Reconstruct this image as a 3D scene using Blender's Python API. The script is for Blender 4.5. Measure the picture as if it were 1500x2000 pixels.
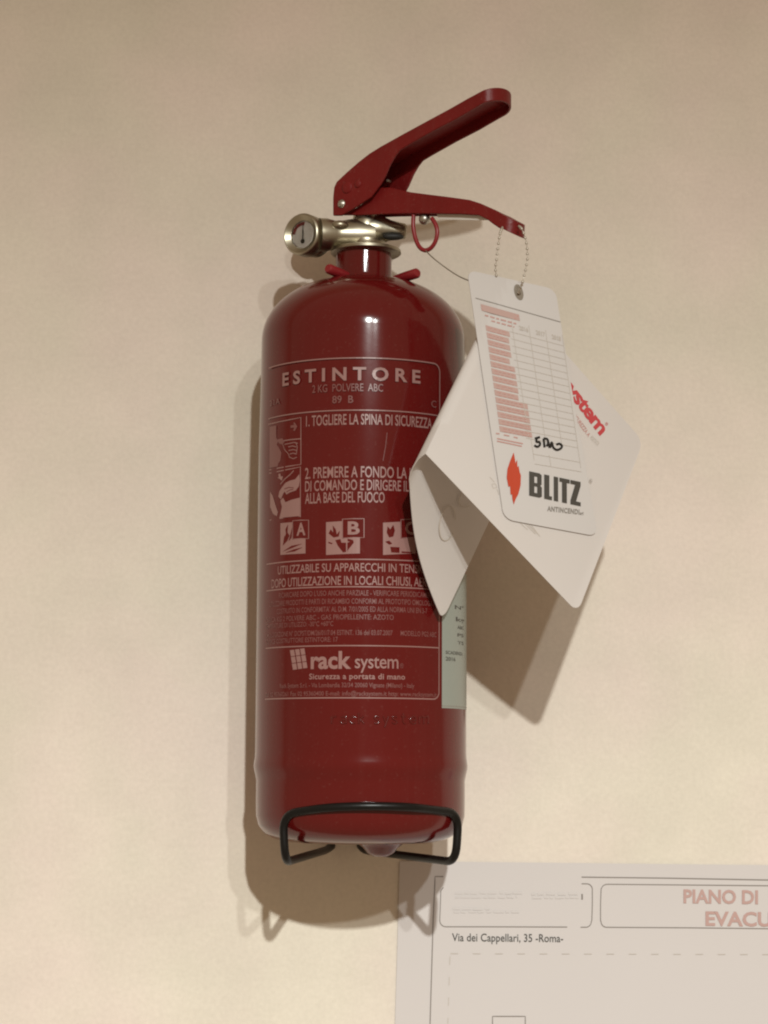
import bpy, bmesh, math, random
from mathutils import Vector, Matrix
random.seed(7)
scene = bpy.context.scene
for o in list(bpy.data.objects):
    bpy.data.objects.remove(o)
COL = scene.collection
MM = 0.001

# ------------------------------------------------------------------ camera
# lengths below are millimetres: the wall is the plane y = 0, the room is at negative y
AX, AY = -13.1, -69.0                 # axis of the extinguisher
FPX = 4186.0                        # focal length in pixels of the 1500 x 2000 photograph
CAM = Vector((-100.0, -1190.0, 37.0))
PITCH = math.radians(6.81)
YAW = math.radians(4.40 + 0.62)     # towards +x
ROLL = math.radians(-0.28)
cd = bpy.data.cameras.new('camera')
cam = bpy.data.objects.new('camera', cd)
COL.objects.link(cam)
RC = (Matrix.Rotation(-YAW, 3, 'Z') @ Matrix.Rotation(math.pi/2 + PITCH, 3, 'X') @ Matrix.Rotation(-ROLL, 3, 'Z'))
cam.matrix_world = Matrix.Translation(CAM*MM) @ RC.to_4x4()
cd.sensor_fit = 'HORIZONTAL'
cd.sensor_width = 36.0
cd.lens = FPX/1500*36.0
cd.clip_start = 0.05
cd.clip_end = 50
scene.camera = cam

# ------------------------------------------------------------------ light
w = bpy.data.worlds.new('World')
scene.world = w
w.use_nodes = True
bg = w.node_tree.nodes['Background']
bg.inputs[0].default_value = (1.0, 0.73, 0.49, 1)
bg.inputs[1].default_value = 0.385

def lamp(name, loc, target, power, size_deg, radius, col):
    l = bpy.data.lights.new(name, 'SPOT')
    l.energy = power; l.color = col
    l.spot_size = math.radians(size_deg); l.spot_blend = 1.0
    l.shadow_soft_size = radius
    o = bpy.data.objects.new(name, l); COL.objects.link(o)
    p = Vector(loc)*MM; t = Vector(target)*MM
    o.location = p
    o.rotation_euler = (t-p).to_track_quat('-Z', 'Y').to_euler()
    return o
lamp('room_lamp', (60, -2600, 1120), (120, 0, -1979), 362, 84, 0.027, (0.97, 1.0, 0.965))
lamp('room_lamp', (380, -2600, 1060), (200, 0, -1979), 108, 84, 0.027, (0.97, 1.0, 0.965))

scene.view_settings.view_transform = 'Standard'
scene.view_settings.look = 'None'
scene.view_settings.exposure = 0.0
scene.view_settings.gamma = 1.0
scene.cycles.filter_width = 2.1
scene.cycles.use_denoising = True

# ------------------------------------------------------------------ projection helpers
def ray(px, py):
    d = Vector(((px-750.0)/FPX, (1000.0-py)/FPX, -1.0))
    return (RC @ d).normalized()
def at(px, py, D):
    """point seen at a photograph pixel at D mm in front of the wall"""
    d = ray(px, py)
    return CAM + d*((-D-CAM.y)/d.y)
def on_plane(px, py, p0, n):
    d = ray(px, py)
    return CAM + d*((p0-CAM).dot(n)/d.dot(n))
def on_cyl(px, py, R):
    """(angle, z) where the photograph pixel meets the cylinder; angle 0 faces the room"""
    d = ray(px, py)
    ox, oy = CAM.x-AX, CAM.y-AY
    a = d.x*d.x+d.y*d.y; b = 2*(ox*d.x+oy*d.y); c = ox*ox+oy*oy-R*R
    q = b*b-4*a*c
    t = (-b-math.sqrt(max(q, 0)))/(2*a)
    p = CAM+d*t
    return math.atan2(p.x-AX, -(p.y-AY)), p.z
def cyl(phi, z, R):
    return Vector((AX+R*math.sin(phi), AY-R*math.cos(phi), z))
def zaxis(py, px=708):
    """height at the axis for an image row"""
    return at(px, py, -AY).z

# ------------------------------------------------------------------ materials
def principled(name, col, rough=0.5, metal=0.0, spec=0.5, coat=0.0):
    m = bpy.data.materials.new(name); m.use_nodes = True
    b = m.node_tree.nodes['Principled BSDF']
    b.inputs['Base Color'].default_value = (*col, 1)
    b.inputs['Roughness'].default_value = rough
    b.inputs['Metallic'].default_value = metal
    b.inputs['Specular IOR Level'].default_value = spec
    b.inputs['Coat Weight'].default_value = coat
    b.inputs['Coat Roughness'].default_value = 0.06
    return m
def vary(m, scale, amount, bump=0.0, bscale=None, detail=4, rough_amt=0.0):
    """mottle the base colour and add fine relief"""
    nt = m.node_tree; b = nt.nodes['Principled BSDF']
    tc = nt.nodes.new('ShaderNodeTexCoord')
    n = nt.nodes.new('ShaderNodeTexNoise'); n.inputs['Scale'].default_value = scale; n.inputs['Detail'].default_value = detail
    nt.links.new(tc.outputs['Object'], n.inputs['Vector'])
    base = b.inputs['Base Color'].default_value[:]
    mix = nt.nodes.new('ShaderNodeMix'); mix.data_type = 'RGBA'
    mix.inputs[6].default_value = tuple(c*(1-amount) for c in base[:3])+(1,)
    mix.inputs[7].default_value = tuple(min(1, c*(1+amount)) for c in base[:3])+(1,)
    nt.links.new(n.outputs['Fac'], mix.inputs[0])
    nt.links.new(mix.outputs[2], b.inputs['Base Color'])
    if bump:
        n2 = nt.nodes.new('ShaderNodeTexNoise'); n2.inputs['Scale'].default_value = bscale or scale*5; n2.inputs['Detail'].default_value = 5
        nt.links.new(tc.outputs['Object'], n2.inputs['Vector'])
        bp = nt.nodes.new('ShaderNodeBump'); bp.inputs['Strength'].default_value = bump; bp.inputs['Distance'].default_value = 0.001
        nt.links.new(n2.outputs['Fac'], bp.inputs['Height'])
        nt.links.new(bp.outputs['Normal'], b.inputs['Normal'])
    if rough_amt:
        r0 = b.inputs['Roughness'].default_value
        mr = nt.nodes.new('ShaderNodeMapRange')
        mr.inputs['To Min'].default_value = max(0.02, r0-rough_amt); mr.inputs['To Max'].default_value = r0+rough_amt
        nt.links.new(n.outputs['Fac'], mr.inputs['Value'])
        nt.links.new(mr.outputs['Result'], b.inputs['Roughness'])
    return m
M = {}
M['wall'] = principled('wall_paint', (0.68, 0.615, 0.53), 0.78, spec=0.22)
def plaster(m):
    nt = m.node_tree; b = nt.nodes['Principled BSDF']; L = nt.links
    tc = nt.nodes.new('ShaderNodeTexCoord')
    def noise(scale, detail, rough=0.5):
        n = nt.nodes.new('ShaderNodeTexNoise'); n.inputs['Scale'].default_value = scale; n.inputs['Detail'].default_value = detail
        n.inputs['Roughness'].default_value = rough
        L.new(tc.outputs['Object'], n.inputs['Vector']); return n.outputs['Fac']
    def ramp(f, lo, hi):
        q = nt.nodes.new('ShaderNodeMapRange'); q.inputs['From Min'].default_value = lo; q.inputs['From Max'].default_value = hi
        L.new(f, q.inputs['Value']); return q.outputs['Result']
    def mix(f, a, c):
        q = nt.nodes.new('ShaderNodeMix'); q.data_type = 'RGBA'
        for i, x in ((6, a), (7, c)):
            if isinstance(x, tuple): q.inputs[i].default_value = x
            else: L.new(x, q.inputs[i])
        L.new(f, q.inputs[0]); return q.outputs[2]
    hue = mix(ramp(noise(9, 5), 0.38, 0.62), (0.700, 0.610, 0.535, 1), (0.668, 0.612, 0.515, 1))
    val = mix(ramp(noise(16, 7, 0.62), 0.30, 0.70), (0.935, 0.935, 0.935, 1), (1.04, 1.04, 1.04, 1))
    mul = nt.nodes.new('ShaderNodeMix'); mul.data_type = 'RGBA'; mul.blend_type = 'MULTIPLY'; mul.inputs[0].default_value = 1.0
    L.new(hue, mul.inputs[6]); L.new(val, mul.inputs[7])
    grain = mix(ramp(noise(420, 3), 0.3, 0.7), (0.965, 0.965, 0.965, 1), (1.03, 1.03, 1.03, 1))
    mul2 = nt.nodes.new('ShaderNodeMix'); mul2.data_type = 'RGBA'; mul2.blend_type = 'MULTIPLY'; mul2.inputs[0].default_value = 1.0
    L.new(mul.outputs[2], mul2.inputs[6]); L.new(grain, mul2.inputs[7])
    L.new(mul2.outputs[2], b.inputs['Base Color'])
    b1 = nt.nodes.new('ShaderNodeBump'); b1.inputs['Strength'].default_value = 0.35; b1.inputs['Distance'].default_value = 0.003
    L.new(noise(14, 3), b1.inputs['Height'])
    b2 = nt.nodes.new('ShaderNodeBump'); b2.inputs['Strength'].default_value = 0.45; b2.inputs['Distance'].default_value = 0.0006
    L.new(noise(190, 4), b2.inputs['Height']); L.new(b1.outputs['Normal'], b2.inputs['Normal'])
    L.new(b2.outputs['Normal'], b.inputs['Normal'])
plaster(M['wall'])
M['red'] = vary(principled('red_gloss_paint', (0.098, 0.0050, 0.0047), 0.12, spec=0.42), 14, 0.10, 0.05, 60, rough_amt=0.04)
M['red_raised'] = principled('red_raised_paint', (0.088, 0.0042, 0.0034), 0.2, spec=0.6)
M['lever'] = vary(principled('red_lever_paint', (0.155, 0.0068, 0.0066), 0.45, spec=0.3), 45, 0.22, 0.2, 500, detail=7, rough_amt=0.12)
def dust(m, amt):
    """fine pale specks and faint upright wipe marks lying on the paint"""
    nt = m.node_tree; b = nt.nodes['Principled BSDF']; L = nt.links
    src = b.inputs['Base Color'].links[0].from_socket
    tc = nt.nodes.new('ShaderNodeTexCoord')
    n1 = nt.nodes.new('ShaderNodeTexNoise'); n1.inputs['Scale'].default_value = 650; n1.inputs['Detail'].default_value = 2
    L.new(tc.outputs['Object'], n1.inputs['Vector'])
    mp = nt.nodes.new('ShaderNodeMapping'); mp.inputs['Scale'].default_value = (260, 260, 9)
    L.new(tc.outputs['Object'], mp.inputs['Vector'])
    n2 = nt.nodes.new('ShaderNodeTexNoise'); n2.inputs['Scale'].default_value = 1.0; n2.inputs['Detail'].default_value = 4
    L.new(mp.outputs[0], n2.inputs['Vector'])
    def rng(f, lo, hi, to):
        q = nt.nodes.new('ShaderNodeMapRange'); q.inputs['From Min'].default_value = lo; q.inputs['From Max'].default_value = hi; q.inputs['To Max'].default_value = to
        L.new(f, q.inputs['Value']); return q.outputs['Result']
    ad = nt.nodes.new('ShaderNodeMath'); ad.operation = 'ADD'
    L.new(rng(n1.outputs['Fac'], 0.62, 0.74, amt), ad.inputs[0]); L.new(rng(n2.outputs['Fac'], 0.5, 0.8, amt*0.25), ad.inputs[1])
    mx = nt.nodes.new('ShaderNodeMix'); mx.data_type = 'RGBA'; mx.inputs[7].default_value = (0.30, 0.20, 0.165, 1)
    L.new(ad.outputs[0], mx.inputs[0]); L.new(src, mx.inputs[6]); L.new(mx.outputs[2], b.inputs['Base Color'])
dust(M['red'], 0.055)
dust(M['lever'], 0.12)
M['plastic'] = vary(principled('red_plastic', (0.23, 0.012, 0.016), 0.38), 80, 0.08)
M['nickel'] = vary(principled('nickel_plate', (0.37, 0.335, 0.255), 0.36, metal=1.0), 90, 0.10, 0.05, 400, rough_amt=0.05)
M['steel'] = principled('dull_steel', (0.45, 0.43, 0.38), 0.4, metal=1.0)
M['dark_reflection'] = principled('painted_dark_reflection', (0.012, 0.011, 0.009), 0.6)  # near black, paints the dark reflection under the nozzle
M['black'] = vary(principled('black_enamel', (0.006, 0.0055, 0.005), 0.34, spec=0.25), 200, 0.2, 0.05, 700)
M['ink'] = principled('pale_print', (0.27, 0.145, 0.13), 0.30)
M['ink_dim'] = principled('worn_print', (0.175, 0.066, 0.059), 0.30)
M['card'] = vary(principled('white_card', (0.625, 0.58, 0.548), 0.6, spec=0.3), 30, 0.02, 0.03, 400)
M['tag'] = vary(principled('tag_card', (0.565, 0.535, 0.515), 0.35, spec=0.4), 40, 0.02)
M['paper'] = vary(principled('notice_paper', (0.553, 0.515, 0.498), 0.45, spec=0.4), 7, 0.03, 0.10, 25)
for k in ('card', 'tag'):           # thin card lets a little light through
    nt = M[k].node_tree; b = nt.nodes['Principled BSDF']; out = nt.nodes['Material Output']
    tr = nt.nodes.new('ShaderNodeBsdfTranslucent'); tr.inputs['Color'].default_value = (0.62, 0.52, 0.42, 1)
    mx = nt.nodes.new('ShaderNodeMixShader'); mx.inputs[0].default_value = 0.13 if k == 'card' else 0.05
    nt.links.new(b.outputs[0], mx.inputs[1]); nt.links.new(tr.outputs[0], mx.inputs[2])
    nt.links.new(mx.outputs[0], out.inputs['Surface'])
M['sticker'] = vary(principled('grey_sticker', (0.265, 0.29, 0.255), 0.35), 60, 0.05)
M['dark_ink'] = principled('dark_ink', (0.055, 0.05, 0.042), 0.5)
M['grey_ink'] = principled('grey_ink', (0.23, 0.205, 0.18), 0.5)
M['faint_ink'] = principled('faint_ink', (0.47, 0.42, 0.37), 0.5)
M['frame_ink'] = principled('frame_ink', (0.20, 0.17, 0.15), 0.5)
M['pink_ink'] = principled('pink_ink', (0.44, 0.295, 0.262), 0.5)
M['rose_ink'] = principled('rose_ink', (0.47, 0.25, 0.22), 0.5)
M['red_ink'] = principled('red_ink', (0.46, 0.05, 0.055), 0.5)
M['flame_ink'] = principled('flame_ink', (0.45, 0.05, 0.018), 0.45)
M['marker'] = principled('marker_ink', (0.010, 0.008, 0.007), 0.4)
M['pencil'] = principled('pencil_mark', (0.50, 0.44, 0.37), 0.6)
M['notice_red'] = principled('notice_red', (0.44, 0.28, 0.25), 0.5)
M['ghost_ink'] = principled('ghost_ink', (0.535, 0.498, 0.481), 0.5)
M['bead'] = principled('bead_metal', (0.55, 0.51, 0.44), 0.45, metal=0.8)
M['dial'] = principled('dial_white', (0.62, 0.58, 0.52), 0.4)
M['dial_red'] = principled('dial_red', (0.20, 0.02, 0.02), 0.4)
M['seal'] = principled('seal_cord', (0.20, 0.165, 0.125), 0.5)
g = bpy.data.materials.new('gauge_glass'); g.use_nodes = True
gb = g.node_tree.nodes['Principled BSDF']
gb.inputs['Transmission Weight'].default_value = 1.0; gb.inputs['Roughness'].default_value = 0.03; gb.inputs['IOR'].default_value = 1.2
M['glass'] = g

# ------------------------------------------------------------------ object helpers
ORIGIN = {}
def thing(name, label, cat, loc, group=None):
    o = bpy.data.objects.new(name, None); COL.objects.link(o)
    o.empty_display_size = 0.02
    o.location = Vector(loc)*MM
    ORIGIN[o.name] = Vector(loc)
    o['label'] = label; o['category'] = cat
    if group: o['group'] = group
    return o
def mesh(name, V, F, mat, parent=None, smooth=None, bevel=0.0, label=None, segs=2):
    org = ORIGIN[parent.name] if parent else Vector((0, 0, 0))
    me = bpy.data.meshes.new(name)
    me.from_pydata([tuple((Vector(v)-org)*MM) for v in V], [], [tuple(f) for f in F])
    me.validate(); me.update()
    bm = bmesh.new(); bm.from_mesh(me)
    if smooth is not None:
        bmesh.ops.remove_doubles(bm, verts=bm.verts, dist=1e-7)
        bmesh.ops.recalc_face_normals(bm, faces=bm.faces)
    bm.to_mesh(me); bm.free()
    if smooth is not None:
        me.shade_smooth()
        me.set_sharp_from_angle(angle=math.radians(smooth))
    me.materials.append(mat)
    o = bpy.data.objects.new(name, me); COL.objects.link(o)
    if parent:
        o.parent = parent
        ORIGIN[o.name] = org
    else:
        ORIGIN[o.name] = Vector((0, 0, 0))
    if bevel:
        b = o.modifiers.new('bevel', 'BEVEL'); b.width = bevel*MM; b.segments = segs; b.limit_method = 'ANGLE'; b.angle_limit = math.radians(35)
        b.harden_normals = False
    if label: o['label'] = label
    return o
def add(A, B):
    n = len(A[0]); A[0].extend(B[0]); A[1].extend([tuple(i+n for i in f) for f in B[1]])
def frame_of(d):
    d = d.normalized()
    u = d.cross(Vector((0, 0, 1)))
    if u.length < 1e-4: u = Vector((1, 0, 0))
    u.normalize()
    return u, u.cross(d).normalized()
def lathe(profile, base, d, n=48):
    """revolve (radius, distance along d) about the line base + t*d"""
    d = d.normalized(); u, v = frame_of(d)
    V, F = [], []
    for r, t in profile:
        for k in range(n):
            a = 2*math.pi*k/n
            V.append(base+d*t+(u*math.cos(a)+v*math.sin(a))*max(r, 0.001))
    for i in range(len(profile)-1):
        for k in range(n):
            F.append((i*n+k, i*n+(k+1) % n, (i+1)*n+(k+1) % n, (i+1)*n+k))
    F.append(tuple(range(n-1, -1, -1)))
    F.append(tuple((len(profile)-1)*n+k for k in range(n)))
    return V, F
def smooth_path(P, sub=6, closed=False):
    out = []; n = len(P)
    rng = range(n) if closed else range(n-1)
    for i in rng:
        p0 = P[(i-1) % n] if (closed or i > 0) else P[0]
        p1 = P[i]; p2 = P[(i+1) % n]
        p3 = P[(i+2) % n] if (closed or i < n-2) else P[-1]
        for k in range(sub):
            t = k/sub
            out.append(0.5*((2*p1)+(p2-p0)*t+(2*p0-5*p1+4*p2-p3)*t*t+(3*p1-p0-3*p2+p3)*t*t*t))
    if not closed: out.append(P[-1].copy())
    return out
def round_path(P, r, sub=6):
    """polyline with its corners filleted"""
    out = [P[0]]
    for i in range(1, len(P)-1):
        a, b, c = P[i-1], P[i], P[i+1]
        l1 = min(r, (a-b).length*0.48); l2 = min(r, (c-b).length*0.48)
        q0 = b+(a-b).normalized()*l1; q1 = b+(c-b).normalized()*l2
        for k in range(sub+1):
            t = k/sub
            out.append((1-t)**2*q0+2*t*(1-t)*b+t*t*q1)
    out.append(P[-1])
    return out
def tube(P, r, n=10, closed=False):
    V, F = [], []
    m = len(P)
    rr = r if isinstance(r, list) else [r]*m
    nrm = None
    for i, p in enumerate(P):
        a = P[(i-1) % m] if (closed or i > 0) else p
        b = P[(i+1) % m] if (closed or i < m-1) else p
        d = (b-a).normalized()
        if nrm is None: nrm, _ = frame_of(d)
        nrm = (nrm-d*nrm.dot(d)).normalized(); bi = d.cross(nrm)
        for k in range(n):
            t = 2*math.pi*k/n
            V.append(p+(nrm*math.cos(t)+bi*math.sin(t))*rr[i])
    for i in range(m if closed else m-1):
        j = (i+1) % m
        for k in range(n):
            F.append((i*n+k, i*n+(k+1) % n, j*n+(k+1) % n, j*n+k))
    if not closed:
        F.append(tuple(range(n-1, -1, -1))); F.append(tuple((m-1)*n+k for k in range(n)))
    return V, F
def ball(c, r, n=10, sx=(1, 1, 1)):
    V, F = [], []
    for i in range(n+1):
        a = math.pi*i/n
        for k in range(2*n):
            b = math.pi*k/n
            V.append(c+Vector((r*sx[0]*math.sin(a)*math.cos(b), r*sx[1]*math.sin(a)*math.sin(b), r*sx[2]*math.cos(a))))
    for i in range(n):
        for k in range(2*n):
            F.append((i*2*n+k, (i+1)*2*n+k, (i+1)*2*n+(k+1) % (2*n), i*2*n+(k+1) % (2*n)))
    return V, F
def slab(poly, n, t):
    """solid between a planar outline (3D points) and its copy t along n"""
    m = len(poly)
    V = list(poly)+[p+n*t for p in poly]
    F = [tuple(range(m)), tuple(range(2*m-1, m-1, -1))]
    for i in range(m):
        j = (i+1) % m
        F.append((i, i+m, j+m, j))
    return V, F

# ------------------------------------------------------------------ lettering helpers
_tc = {}
def glyphs(s, weight=0.0, spacing=1.0, shear=0.0):
    key = (s, weight, spacing, shear)
    if key not in _tc:
        cu = bpy.data.curves.new('lettering', 'FONT'); cu.body = s; cu.size = 1.0; cu.offset = weight
        cu.space_character = spacing; cu.shear = shear; cu.resolution_u = 3; cu.fill_mode = 'FRONT'
        ob = bpy.data.objects.new('lettering', cu)
        COL.objects.link(ob)
        dg = bpy.context.evaluated_depsgraph_get()
        me = bpy.data.meshes.new_from_object(ob.evaluated_get(dg))
        V = [(v.co.x, v.co.y) for v in me.vertices]; F = [tuple(p.vertices) for p in me.polygons]
        bpy.data.objects.remove(ob); bpy.data.meshes.remove(me); bpy.data.curves.remove(cu)
        _tc[key] = (V, F)
    return _tc[key]
CAPH = max(y for x, y in glyphs('H')[0])
def text_uv(s, weight=0.0, spacing=1.0, shear=0.0):
    """glyph outlines scaled so the line is 1 wide and a capital is 1 high"""
    V, F = glyphs(s, weight, spacing, shear)
    x0 = min(x for x, y in V); x1 = max(x for x, y in V)
    return [((x-x0)/(x1-x0), y/CAPH) for x, y in V], F

# ------------------------------------------------------------------ the wall
V, F = [], []
NX, NZ = 60, 60
for j in range(NZ+1):
    for i in range(NX+1):
        V.append(Vector((-1800+3600*i/NX, 0, -1500+3600*j/NZ)))
for j in range(NZ):
    for i in range(NX):
        a = j*(NX+1)+i
        F.append((a, a+1, a+NX+2, a+NX+1))
wall = mesh('wall', V, F, M['wall'])
wall['kind'] = 'structure'

# ------------------------------------------------------------------ the extinguisher
R = 55.0
ext = thing('fire_extinguisher', 'red dry powder fire extinguisher hanging on the cream wall', 'fire extinguisher', (AX, AY, zaxis(1655)))
Z = zaxis
zb = Z(1640)
z_step = Z(1512)
z_sh = Z(672)                       # where the shoulder begins
z_nk = Z(557)
prof = [(0.01, zb-1.5), (28, zb-1.5), (38, zb-1.0), (45, zb+0.6), (50, zb+3.4), (53, zb+7.5), (54.2, zb+12.5), (54.3, zb+20),
        (54.3, z_step-3.4), (54.5, z_step-2.2), (55.0, z_step+0.2), (55.55, z_step+2.5), (55.7, z_step+4.5), (55.45, z_step+6.6), (55.15, z_step+8.5), (55, z_step+11), (55, z_sh-60), (54.3, z_sh-20), (54.1, z_sh)]
b_el = z_nk-z_sh+3.5
for k in range(1, 25):
    a = math.radians(90*k/24)
    r = 54.1*(math.cos(a)**(2/2.15)); z = z_sh+b_el*(math.sin(a)**(2/2.15))
    if r < 17.0: break
    prof.append((r, z))
prof += [(15.9, z_nk+1.2), (15.2, z_nk+2.4), (15.0, z_nk+4.0), (14.9, Z(492)), (8, Z(492)+0.5), (0.01, Z(492)+0.5)]
UP = Vector((0, 0, 1))
body = mesh('cylinder', *lathe([(r, z) for r, z in prof], Vector((AX, AY, 0)), UP, 128), M['red'], ext, smooth=50)
boss_c = Vector((AX+9.5, AY-12, zb-1.0))
mesh('drain_boss', *lathe([(0.01, -7.4), (4.0, -7.0), (7.0, -5.2), (9.0, -2.6), (11.5, -0.8), (14.5, 0.6)], boss_c, UP, 32), M['red'], ext, smooth=60)

# ---- printed label
RL = R+0.12
def put(name, VV, FF, mat, parent, off=0.12):
    """mesh whose vertices are (angle, z) on the cylinder"""
    return mesh(name, [cyl(a, z, R+off) for a, z in VV], FF, mat, parent)
def arc_text(s, x0, x1, y, cap, mat, weight=0.0, spacing=1.0, parent=None, name='lettering', shear=0.0, ym=None, off=0.12):
    """a line of print from column x0 to x1, its foot on row y at column xm, cap rows high"""
    xm = min(max((x0+x1)/2, 560), 800)
    a0 = on_cyl(x0, y, R)[0]; a1 = on_cyl(x1, y, R)[0]
    zb_ = on_cyl(xm, y, R)[1]; h = on_cyl(xm, y-cap, R)[1]-zb_
    V2, F2 = text_uv(s, weight, spacing, shear)
    return put(name, [(a0+(a1-a0)*u, zb_+h*v) for u, v in V2], F2, mat, parent or label, off)
def row_z(y, x=705):
    return on_cyl(x, y, R)[1]
def band(a0, a1, z0, z1, n=None):
    n = n or max(1, int(abs(a1-a0)/0.06)+1)
    V2 = []; F2 = []
    for i in range(n+1):
        a = a0+(a1-a0)*i/n
        V2 += [(a, z0), (a, z1)]
    for i in range(n):
        F2.append((2*i, 2*i+2, 2*i+3, 2*i+1))
    return V2, F2
def stroke2(P, wd, closed=False, step=9.0):
    """flat ribbon along a 2D path"""
    Q = [P[0]]
    for a, b in zip(P, list(P[1:])+([P[0]] if closed else [])):
        k = max(1, int(math.hypot(b[0]-a[0], b[1]-a[1])/step))
        Q += [(a[0]+(b[0]-a[0])*i/k, a[1]+(b[1]-a[1])*i/k) for i in range(1, k+1)]
    P = Q[:-1] if closed else Q
    V2, F2 = [], []; m = len(P)
    for i in range(m):
        a = P[i-1] if (i > 0 or closed) else P[i]
        b = P[(i+1) % m] if (i < m-1 or closed) else P[i]
        dx, dy = b[0]-a[0], b[1]-a[1]; l = math.hypot(dx, dy) or 1
        nx, ny = -dy/l*wd/2, dx/l*wd/2
        V2 += [(P[i][0]-nx, P[i][1]-ny), (P[i][0]+nx, P[i][1]+ny)]
    for i in range(m if closed else m-1):
        j = (i+1) % m
        F2.append((2*i, 2*j, 2*j+1, 2*i+1))
    return V2, F2
def px_cyl_path(P):
    return [(R*on_cyl(x, y, R)[0], on_cyl(x, y, R)[1]) for x, y in P]
def draw(name, paths, wd, mat, parent, off=0.13, closed=False):
    A = ([], [])
    for P in paths:
        add(A, stroke2(px_cyl_path(P), wd, closed))
    return put(name, [(x/R, z) for x, z in A[0]], A[1], mat, parent, off)
def fill(name, polys, mat, parent, off=0.14):
    """solid printed shapes, cut into narrow strips so that they follow the curve"""
    bm = bmesh.new()
    for P in polys:
        q = [on_cyl(x, y, R) for x, y in P]
        bm.faces.new([bm.verts.new((R*a, z, 0)) for a, z in q])
    bmesh.ops.triangulate(bm, faces=bm.faces[:])
    x = math.floor(min(v.co.x for v in bm.verts)); x1 = max(v.co.x for v in bm.verts)
    while x < x1:
        bmesh.ops.bisect_plane(bm, geom=bm.verts[:]+bm.edges[:]+bm.faces[:], plane_co=(x, 0, 0), plane_no=(1, 0, 0))
        x += 2.0
    bm.verts.index_update()
    V2 = [(v.co.x/R, v.co.y) for v in bm.verts]; F2 = [tuple(v.index for v in f.verts) for f in bm.faces]
    bm.free()
    return put(name, V2, F2, mat, parent, off)

aL = on_cyl(521, 1100, R)[0]; aR = on_cyl(858, 1100, R)[0]
zT = row_z(699); zB = row_z(1363)
# the border with rounded corners on the right, ruled lines across
rc = 4.2
P = [(R*aL, zT)]
n = 30
for i in range(n+1): P.append((R*aL+(R*(aR-aL)-rc)*i/n, zT))
for k in range(1, 6):
    t = math.radians(90-18*k); P.append((R*aR-rc+rc*math.cos(t), zT-rc+rc*math.sin(t)))
for k in range(1, 6):
    t = math.radians(0-18*k); P.append((R*aR-rc+rc*math.cos(t), zB+rc+rc*math.sin(t)))
for i in range(1, n+1): P.append((R*aR-rc-(R*(aR-aL)-rc)*i/n, zB))
V2, F2 = stroke2(P[1:], 0.62)
label = put('label', [(x/R, z) for x, z in V2], F2, M['ink'], ext)
for y in (801, 1092.5, 1146, 1261):
    z = row_z(y)
    put('ruled_line', *band(aL, aR, z-0.28, z+0.28), M['ink'], label)
arc_text('ESTINTORE', 552, 821, 742, 24, M['ink'], 0.030, 1.55)
arc_text('2 KG  POLVERE  ABC', 610, 748, 764, 14.5, M['ink_dim'], 0.012, 1.0)
arc_text('89  B', 649, 690, 787, 14, M['ink_dim'], 0.012)
arc_text('21A', 527, 547, 786, 11, M['ink_dim'])
arc_text('C', 842, 852, 790, 13, M['ink_dim'], 0.01)
arc_text('1. TOGLIERE LA SPINA DI SICUREZZA', 598, 843, 829, 20, M['ink'], 0.012)
arc_text('2. PREMERE A FONDO LA LEVA', 596, 834, 932, 21, M['ink'], 0.012)
arc_text('DI COMANDO E DIRIGERE IL GETTO', 596, 846, 957, 20, M['ink'], 0.012)
arc_text('ALLA BASE DEL FUOCO', 596, 751, 981, 20, M['ink'], 0.012)
arc_text('UTILIZZABILE SU APPARECCHI IN TENSIONE', 543, 848, 1116, 16, M['ink'], 0.01)
arc_text('DOPO UTILIZZAZIONE IN LOCALI CHIUSI, AERARE', 531, 854, 1142, 17, M['ink'], 0.01)
arc_text("RICARICARE DOPO L'USO ANCHE PARZIALE - VERIFICARE PERIODICAMENTE", 545, 850, 1163, 10, M['ink_dim'], 0.008)
arc_text('UTILIZZARE PRODOTTI E PARTI DI RICAMBIO CONFORMI AL PROTOTIPO OMOLOGATO', 527, 854, 1179, 10, M['ink_dim'], 0.008)
arc_text("COSTRUITO IN CONFORMITA' AL D.M. 7/01/2005 ED ALLA NORMA UNI EN 3-7", 541, 834, 1194.5, 10, M['ink_dim'], 0.008)
arc_text('CARICA KG 2 POLVERE ABC - GAS PROPELLENTE: AZOTO', 519, 769, 1210, 9.5, M['ink_dim'], 0.008)
arc_text('TEMPERATURE DI UTILIZZO: -30\u00b0C +60\u00b0C', 519, 651, 1224, 9, M['ink_dim'], 0.008)
arc_text('OMOLOGAZIONE N\u00b0 DCPST/DM/26/01/7.04 ESTINT. 136 del 03.07.2007      MODELLO PG2 ABC', 519, 852, 1240, 9.5, M['ink_dim'], 0.008)
arc_text('CODICE COSTRUTTORE ESTINTORE: 17', 519, 660, 1254.5, 9, M['ink_dim'], 0.008)
arc_text('rack', 607, 686, 1305, 32, M['ink'], 0.030, 1.0)
arc_text('system', 693, 778, 1305, 27, M['ink'], 0.006, 0.95)
arc_text('\u00ae', 781, 788, 1305, 9, M['ink_dim'])
arc_text('Sicurezza a portata di mano', 604, 791, 1326, 10.5, M['ink'], 0.02, 1.06)
arc_text('Rack System S.r.l. - Via Lombardia 32/34 20060 Vignate (Milano) - Italy', 547, 809, 1342, 8.5, M['ink_dim'], 0.012)
arc_text('Tel. 02 95360261 Fax 02 95360400 E-mail: info@racksystem.it http: www.racksystem.it', 519, 852, 1358.5, 8.5, M['ink_dim'], 0.012)
# emblem of nine small skewed blocks
blk = []
for i in range(3):
    for j in range(3):
        x0 = 566.5+i*10.0+j*2.0; y0 = 1270+j*13.2-i*1.4
        blk.append([(x0, y0), (x0+8.3, y0-1.0), (x0+10.2, y0+10.8), (x0+2.0, y0+12)])
fill('emblem', blk, M['ink'], label)
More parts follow.
